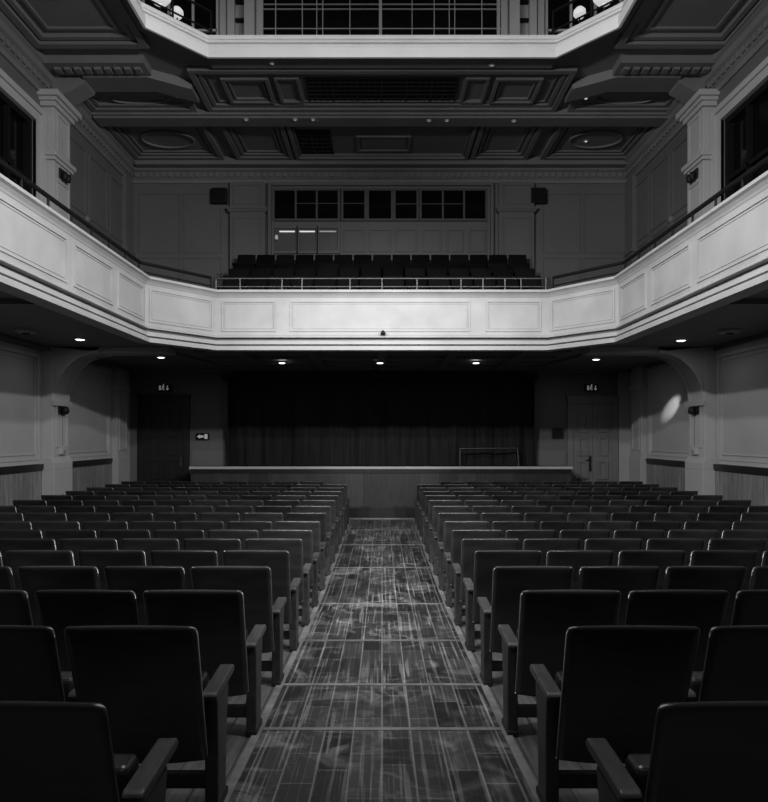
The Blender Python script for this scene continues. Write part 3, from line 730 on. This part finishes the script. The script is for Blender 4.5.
# fittings on the side walls
for sx in (-1, 1):
    before = {o.name for o in C.objects}
    w = SIDE[sx]; xp = XW-.19
    t = thing('wall_light', 'small dark wall fitting on the lower %s pilaster under the bracket' % w, 'wall fitting', (sx*(xp-.0), 11.38, 2.36))
    MB().box(sx*xp, sx*(xp-.04), 11.3, 11.46, 2.2, 2.4).build('back_plate', M['iron'], t)
    MB().lathe((sx*(xp-.09), 11.38, 2.25), [(0,-.06),(.05,-.05),(.07,0),(.05,.07),(0,.09)], 14).build('lamp_housing', M['black'], t)
    MB().tube([(sx*(xp-.03),11.38,2.33),(sx*(xp-.09),11.38,2.33)], .012).build('arm', M['iron'], t)
    t = thing('thermostat', 'small pale box with conduit on the lower %s pilaster' % w, 'control box', (sx*xp, 11.38, 1.5))
    MB().box(sx*xp, sx*(xp-.06), 11.3, 11.5, 1.48, 1.60).build('box', M['plaster'], t, bevel=.008)
    MB().tube([(sx*(xp-.015), 11.46, 1.6), (sx*(xp-.015), 11.46, 2.2)], .012).build('conduit', M['grey'], t)
    MB().tube([(sx*(xp-.06), 11.4, 1.545), (sx*(xp-.085), 11.4, 1.545)], .03, 12).build('dial', M['grey'], t)
    xq = XW-.21
    t = thing('wall_light', 'small dark wall fitting on the upper %s pilaster below its band' % w, 'wall fitting', (sx*xq, 11.4, 6.45))
    MB().box(sx*xq, sx*(xq-.03), 11.28, 11.52, 6.36, 6.54).build('back_plate', M['iron'], t)
    for q in (-.06, .06): MB().lathe((sx*(xq-.08), 11.4+q, 6.42), [(0,-.09),(.04,-.07),(.05,0),(.04,.06),(0,.07)], 12).build('lamp_housing', M['black'], t)
    t = thing('wall_lamp', 'faint round fitting high on the upper %s wall beyond the pilaster' % w, 'wall fitting', (sx*XW, 12.8, 6.15))
    MB().lathe((sx*XW, 12.82, 6.15), [(.09,0),(.09,-sx*.03),(.05,-sx*.07),(0,-sx*.08)], 16, 'X').build('lamp_shade', M['wall_dim'], t)
    MB().box(sx*XW, sx*(XW-.03), 12.79, 12.85, 5.98, 6.08).build('back_plate', M['wall_dim'], t)
    t = thing('smoke_detector', 'round dark detector disc under the %s gallery' % w, 'detector', (sx*5.2, 9.2, ZSOF))
    MB().lathe((sx*5.2, 9.35, ZSOF), [(.16,0),(.16,-.03),(.12,-.05),(0,-.055)], 20).build('body', M['wall'], t)
    MB().lathe((sx*5.2, 9.35, ZSOF-.055), [(.06,.002),(.06,-.015),(0,-.018)], 14).build('sensor', M['iron'], t)
    if sx > 0: shift_right(before)

# recessed downlights
def downlight(xp, yp, z, label, r=.075, m='lamp', group='downlights under the gallery', rim='plaster', drop=.0):
    d = (z-CZ)*F/(CY-yp); X = (xp-CX)*d/F
    t = thing('downlight', label, 'downlight', (X, d, z), group)
    MB().lathe((X,d,z-drop), [(r+.025,.0),(r+.025,-.012),(r,-.014),(r,-.004)], 18).build('rim', M[rim], t)
    MB().lathe((X,d,z-drop), [(r,-.006),(r*.6,-.02),(0,-.024)], 18).build('bulb', M[m], t)
    if r > .05:
        l = bpy.data.lights.new('downlight_beam', 'AREA'); l.shape = 'DISK'; l.size = .13; l.energy = 3
        o = bpy.data.objects.new('downlight_beam', l); C.objects.link(o); o.location = (X, d, z-drop-.035)
    return (X, d, z)
for xp, yp, lab in ((80, 339, 'near the left pilaster bracket'), (681, 340, 'near the right pilaster bracket'), (161, 357, 'before the dark left door'),
                    (596, 359, 'before the pale right door'), (282, 360, 'before the left half of the curtain'), (380, 360, 'before the middle of the curtain'), (476, 360, 'before the right half of the curtain')):
    downlight(xp, yp, ZSOF, 'bright recessed downlight under the gallery %s' % lab, drop=.052 if 290 > 0 and yp > 359 else .0)
for xp, yp, lab, z in ((177.5, 96, 'in the left side coffer', ZC), (586, 98, 'in the right side coffer', ZC), (586, 141, 'in the right rear coffer', ZC),
                       (295, 119.5, 'left on the cross beam', 8.03), (313, 119.5, 'second from left on the cross beam', 8.03), (246, 119.5, 'far left on the cross beam', 8.03), (447, 120.5, 'fourth on the cross beam', 8.03),
                       (429, 120.5, 'third on the cross beam', 8.03), (514, 121, 'far right on the cross beam', 8.03), (492, 65, 'right of centre at the well edge', 8.1), (272, 63, 'left of centre at the well edge', 8.1)):
    downlight(xp, yp, z, 'tiny pale ceiling spot %s' % lab, .03, 'lampdim' if 'coffer' in lab else 'white', 'small ceiling spots')

# ------------------------------------------------------------------ seats
ORD = ['zeroth', 'first', 'second', 'third', 'fourth', 'fifth', 'sixth', 'seventh', 'eighth', 'ninth', 'tenth', 'eleventh', 'twelfth', 'thirteenth', 'fourteenth', 'fifteenth', 'sixteenth']
def rounded_back(w, z0, z1, r, rake, th, bow=.03):
    """rounded padded board leaning back: grid of points over a rounded rectangle"""
    mb = MB(); nu, nv = 14, 12
    def pt(u, v, off):
        z = z0+(z1-z0)*v
        # half width: slightly narrower at foot, rounded upper corners
        hw = w/2*(.955+.045*v)
        dz = z-(z1-r)
        if dz > 0: hw -= r-math.sqrt(max(0, r*r-dz*dz))
        x = (u*2-1)*hw
        zz = z-.022*(1-v)*(1-(2*u-1)**2)*1.2+.0
        y = rake*(z1-z)/(z1-z0)+bow*((2*u-1)**2-1)*-1*.5
        return (x, y+off, zz)
    us = [0, .02, .06]+[.06+.88*i/(nu-4) for i in range(1, nu-4)]+[.94, .98, 1]
    vs_ = [0, .03]+[.03+.84*i/7 for i in range(1, 8)]+[.90, .93, .955, .975, .99, 1]
    nu = len(us); nv = len(vs_)
    def shell(off_fn):
        return [pt(u, v, off_fn(u, v)) for v in vs_ for u in us]
    def edge(u, v):
        e = min(min(u, 1-u)*w, (1-v)*(z1-z0), v*(z1-z0))
        return 0 if e > .022 else .0+(1-math.sqrt(max(0, 1-(1-e/.022)**2)))
    front = shell(lambda u, v: -th/2*(1-edge(u, v)))
    back = shell(lambda u, v: th/2*(1-edge(u, v)))
    n = nu*nv
    fs = []
    for j in range(nv-1):
        for i in range(nu-1):
            a = j*nu+i; fs.append((a, a+1, a+nu+1, a+nu)); fs.append((n+a, n+a+nu, n+a+nu+1, n+a+1))
    mb.add(front+back, fs, True)
    rim = [j for j in range(nu)]+[nu*(k+1)-1 for k in range(1, nv)]+[n_ for n_ in range(nu*nv-2, nu*(nv-1)-1, -1)]+[nu*k for k in range(nv-2, 0, -1)]
    fs = [(rim[i], rim[(i+1) % len(rim)], n+rim[(i+1) % len(rim)], n+rim[i]) for i in range(len(rim))]
    o_ = len(mb.v)-2*n
    mb.f += [tuple(q+o_ for q in f) for f in fs]; mb.sm += [True]*len(fs)
    return mb
def make_seat(name, label, cat, w, pitch, side, zt, ms, mw, ma, last=False, cr=.026):
    """faces +y; side = +1 if the aisle-side end standard is at +x"""
    t = thing(name, label, cat, (0,0,0))
    b = rounded_back(w, .24, zt, cr, .19, .036); b.build('backrest', ms, t)
    mb = MB(); tl = .12
    mb.prism([(.225,.32),(.30,.29),(.37,.50),(.34,.55),(.25,.545)], lambda yy,z,x: (x,yy,z), -w/2+.05, w/2-.05)
    mb.build('seat', ms, t, bevel=.018, seg=3)
    sides = [side, -side] if last else [side]
    hx = pitch/2-.022
    for s in sides:
        mb = MB().prism([(.215,.03),(.345,.03),(.36,.30),(.40,.478),(.205,.478),(.215,.3)], lambda yy,z,x: (x,yy,z), s*hx-.028, s*hx+.028)
        sd = mb.build('standard', mw, t, bevel=.006, seg=2)
        MB().box(s*hx-.031, s*hx+.031, .205, .385, -.004, .034).build('foot', M['iron'], sd, bevel=.01)
        mb = MB().prism([(.185,.478),(.48,.492),(.50,.503),(.48,.528),(.19,.514),(.175,.50)], lambda yy,z,x: (x,yy,z), s*hx-.033, s*hx+.033)
        mb.build('armrest', ma, t, bevel=.008, seg=2)
    MB().box(-side*(hx-.0 if last else hx+.005), side*(hx-.03), .255, .29, .085, .145).build('stretcher', mw, t)
    return t
def copy_tree(o, parent=None):
    c = o.copy(); C.objects.link(c); c.parent = parent
    for ch in list(o.children): copy_tree(ch, c)
    return c
PITCH = .545
proto = {}
used = set()
for sx in (-1, 1):
    for last in (False, True):
        proto[sx, last] = make_seat('theatre_seat', 'x', 'theatre seat', .512, PITCH, -sx, .84, M['seat'], M['seat_wood'], M['arm'], last)
def place_seat(sx, last, loc, label):
    o = proto[sx, last]
    if (sx, last) in used: o = copy_tree(o)
    used.add((sx, last))
    o.location = loc; o['label'] = label; o['group'] = 'tip-up seats in the %s block' % SIDE[sx]
NVIS = [1, 2, 3, 4, 5, 5, 6, 7, 8, 9, 9, 9, 9, 9, 9, 9]
todo = []
for k in range(16):
    d = 1.622+.802*k
    nmax = min(9, NVIS[k]+1)
    for sx in (-1, 1):
        for i in range(nmax):
            if k == 15 and i == 0: continue
            X = sx*(.7+.254+PITCH*i)
            row = 'row nearest the camera' if k == 0 else ('row nearest the stage' if k == 15 else '%s row from the camera' % ORD[k+1])
            col = 'on the aisle' if i == 0 else '%s seat from the aisle' % ORD[i+1]
            todo.append((sx, i == 8, (X, d, zf(d+.27)+.004), 'dark tip-up theatre seat, %s block, %s, %s' % (SIDE[sx], row, col)))
for a in todo: place_seat(*a)

# gallery seats face the hall
g0 = make_seat('gallery_seat', 'x', 'gallery seat', .408, .432, 1, .84, M['bseat'], M['bseat'], M['bseat'], False, .008)
g0.rotation_euler = (0, 0, PI)
first = True
W4 = [(11.95, 14, 4.03), (12.75, 14, 4.38), (13.5, 14, 4.69), (14.25, 15, 5.085)]
for r, (y, cnt, z) in enumerate(W4):
    for i in range(cnt):
        o = g0 if first else copy_tree(g0); first = False
        X = (i-(cnt-1)/2)*(.436, .448, .457, .439)[r]
        o.location = (X, y+.3, z+.004)
        row = ['front', 'second', 'third', 'back'][r]
        o['label'] = 'black gallery seat, %s row of the end gallery, %s from the left' % (row, ORD[i+1])
        o['group'] = 'black seats of the end gallery'

# ------------------------------------------------------------------ lights
def area(name, loc, target, size, power, sy=None, spread=None):
    l = bpy.data.lights.new(name, 'AREA'); l.energy = power; l.size = size
    if sy: l.shape = 'RECTANGLE'; l.size_y = sy
    if spread: l.spread = spread
    o = bpy.data.objects.new(name, l); C.objects.link(o); o.location = loc
    o.rotation_euler = (Vector(target)-Vector(loc)).to_track_quat('-Z', 'Y').to_euler(); return o
def spot(name, loc, target, power, cone, blend, r=.1):
    l = bpy.data.lights.new(name, 'SPOT'); l.energy = power; l.spot_size = math.radians(cone); l.spot_blend = blend; l.shadow_soft_size = r
    o = bpy.data.objects.new(name, l); C.objects.link(o); o.location = loc
    o.rotation_euler = (Vector(target)-Vector(loc)).to_track_quat('-Z', 'Y').to_euler(); return o
area('lantern_skylight', (0, 3.6, 11.4), (0, 3.7, 0), 5.0, 380, 7.5)
for sx in (-1, 1):
    spot('gallery_spotlight', (sx*4.4, 2.0, 5.6), (-sx*5.2, 10.6, 2.0), 2100, 90, .9, .12)
    spot('gallery_spotlight', (sx*2.0, 2.4, 5.9), (-sx*5.2, 11.0, 2.0), 1200, 90, .9, .12)
spot('accent_spotlight', (4.95, 11.0, 3.24), (XW-DXR, 12.78, 2.38), 520, 11.0, .8, .03)  # added spot without a fixture, throws the bright streak on the right wall

w = bpy.data.worlds.new('world'); bpy.context.scene.world = w; w.use_nodes = True
w.node_tree.nodes['Background'].inputs[0].default_value = (1, 1, 1, 1)
w.node_tree.nodes['Background'].inputs[1].default_value = 0.004

# ------------------------------------------------------------------ camera
cam = bpy.data.cameras.new('camera'); cam.sensor_fit = 'HORIZONTAL'; cam.sensor_width = 36; cam.lens = 36*F/768
cam.shift_x = (384-CX)/768; cam.shift_y = (CY-401)/768; cam.clip_start = .05; cam.clip_end = 100
co = bpy.data.objects.new('camera', cam); C.objects.link(co); co.location = (0, 0, CZ); co.rotation_euler = (PI/2, 0, 0)
S = bpy.context.scene; S.camera = co
S.view_settings.view_transform = 'Standard'; S.view_settings.look = 'None'; S.view_settings.exposure = 0.0
S.cycles.use_denoising = True
S.cycles.max_bounces = 6
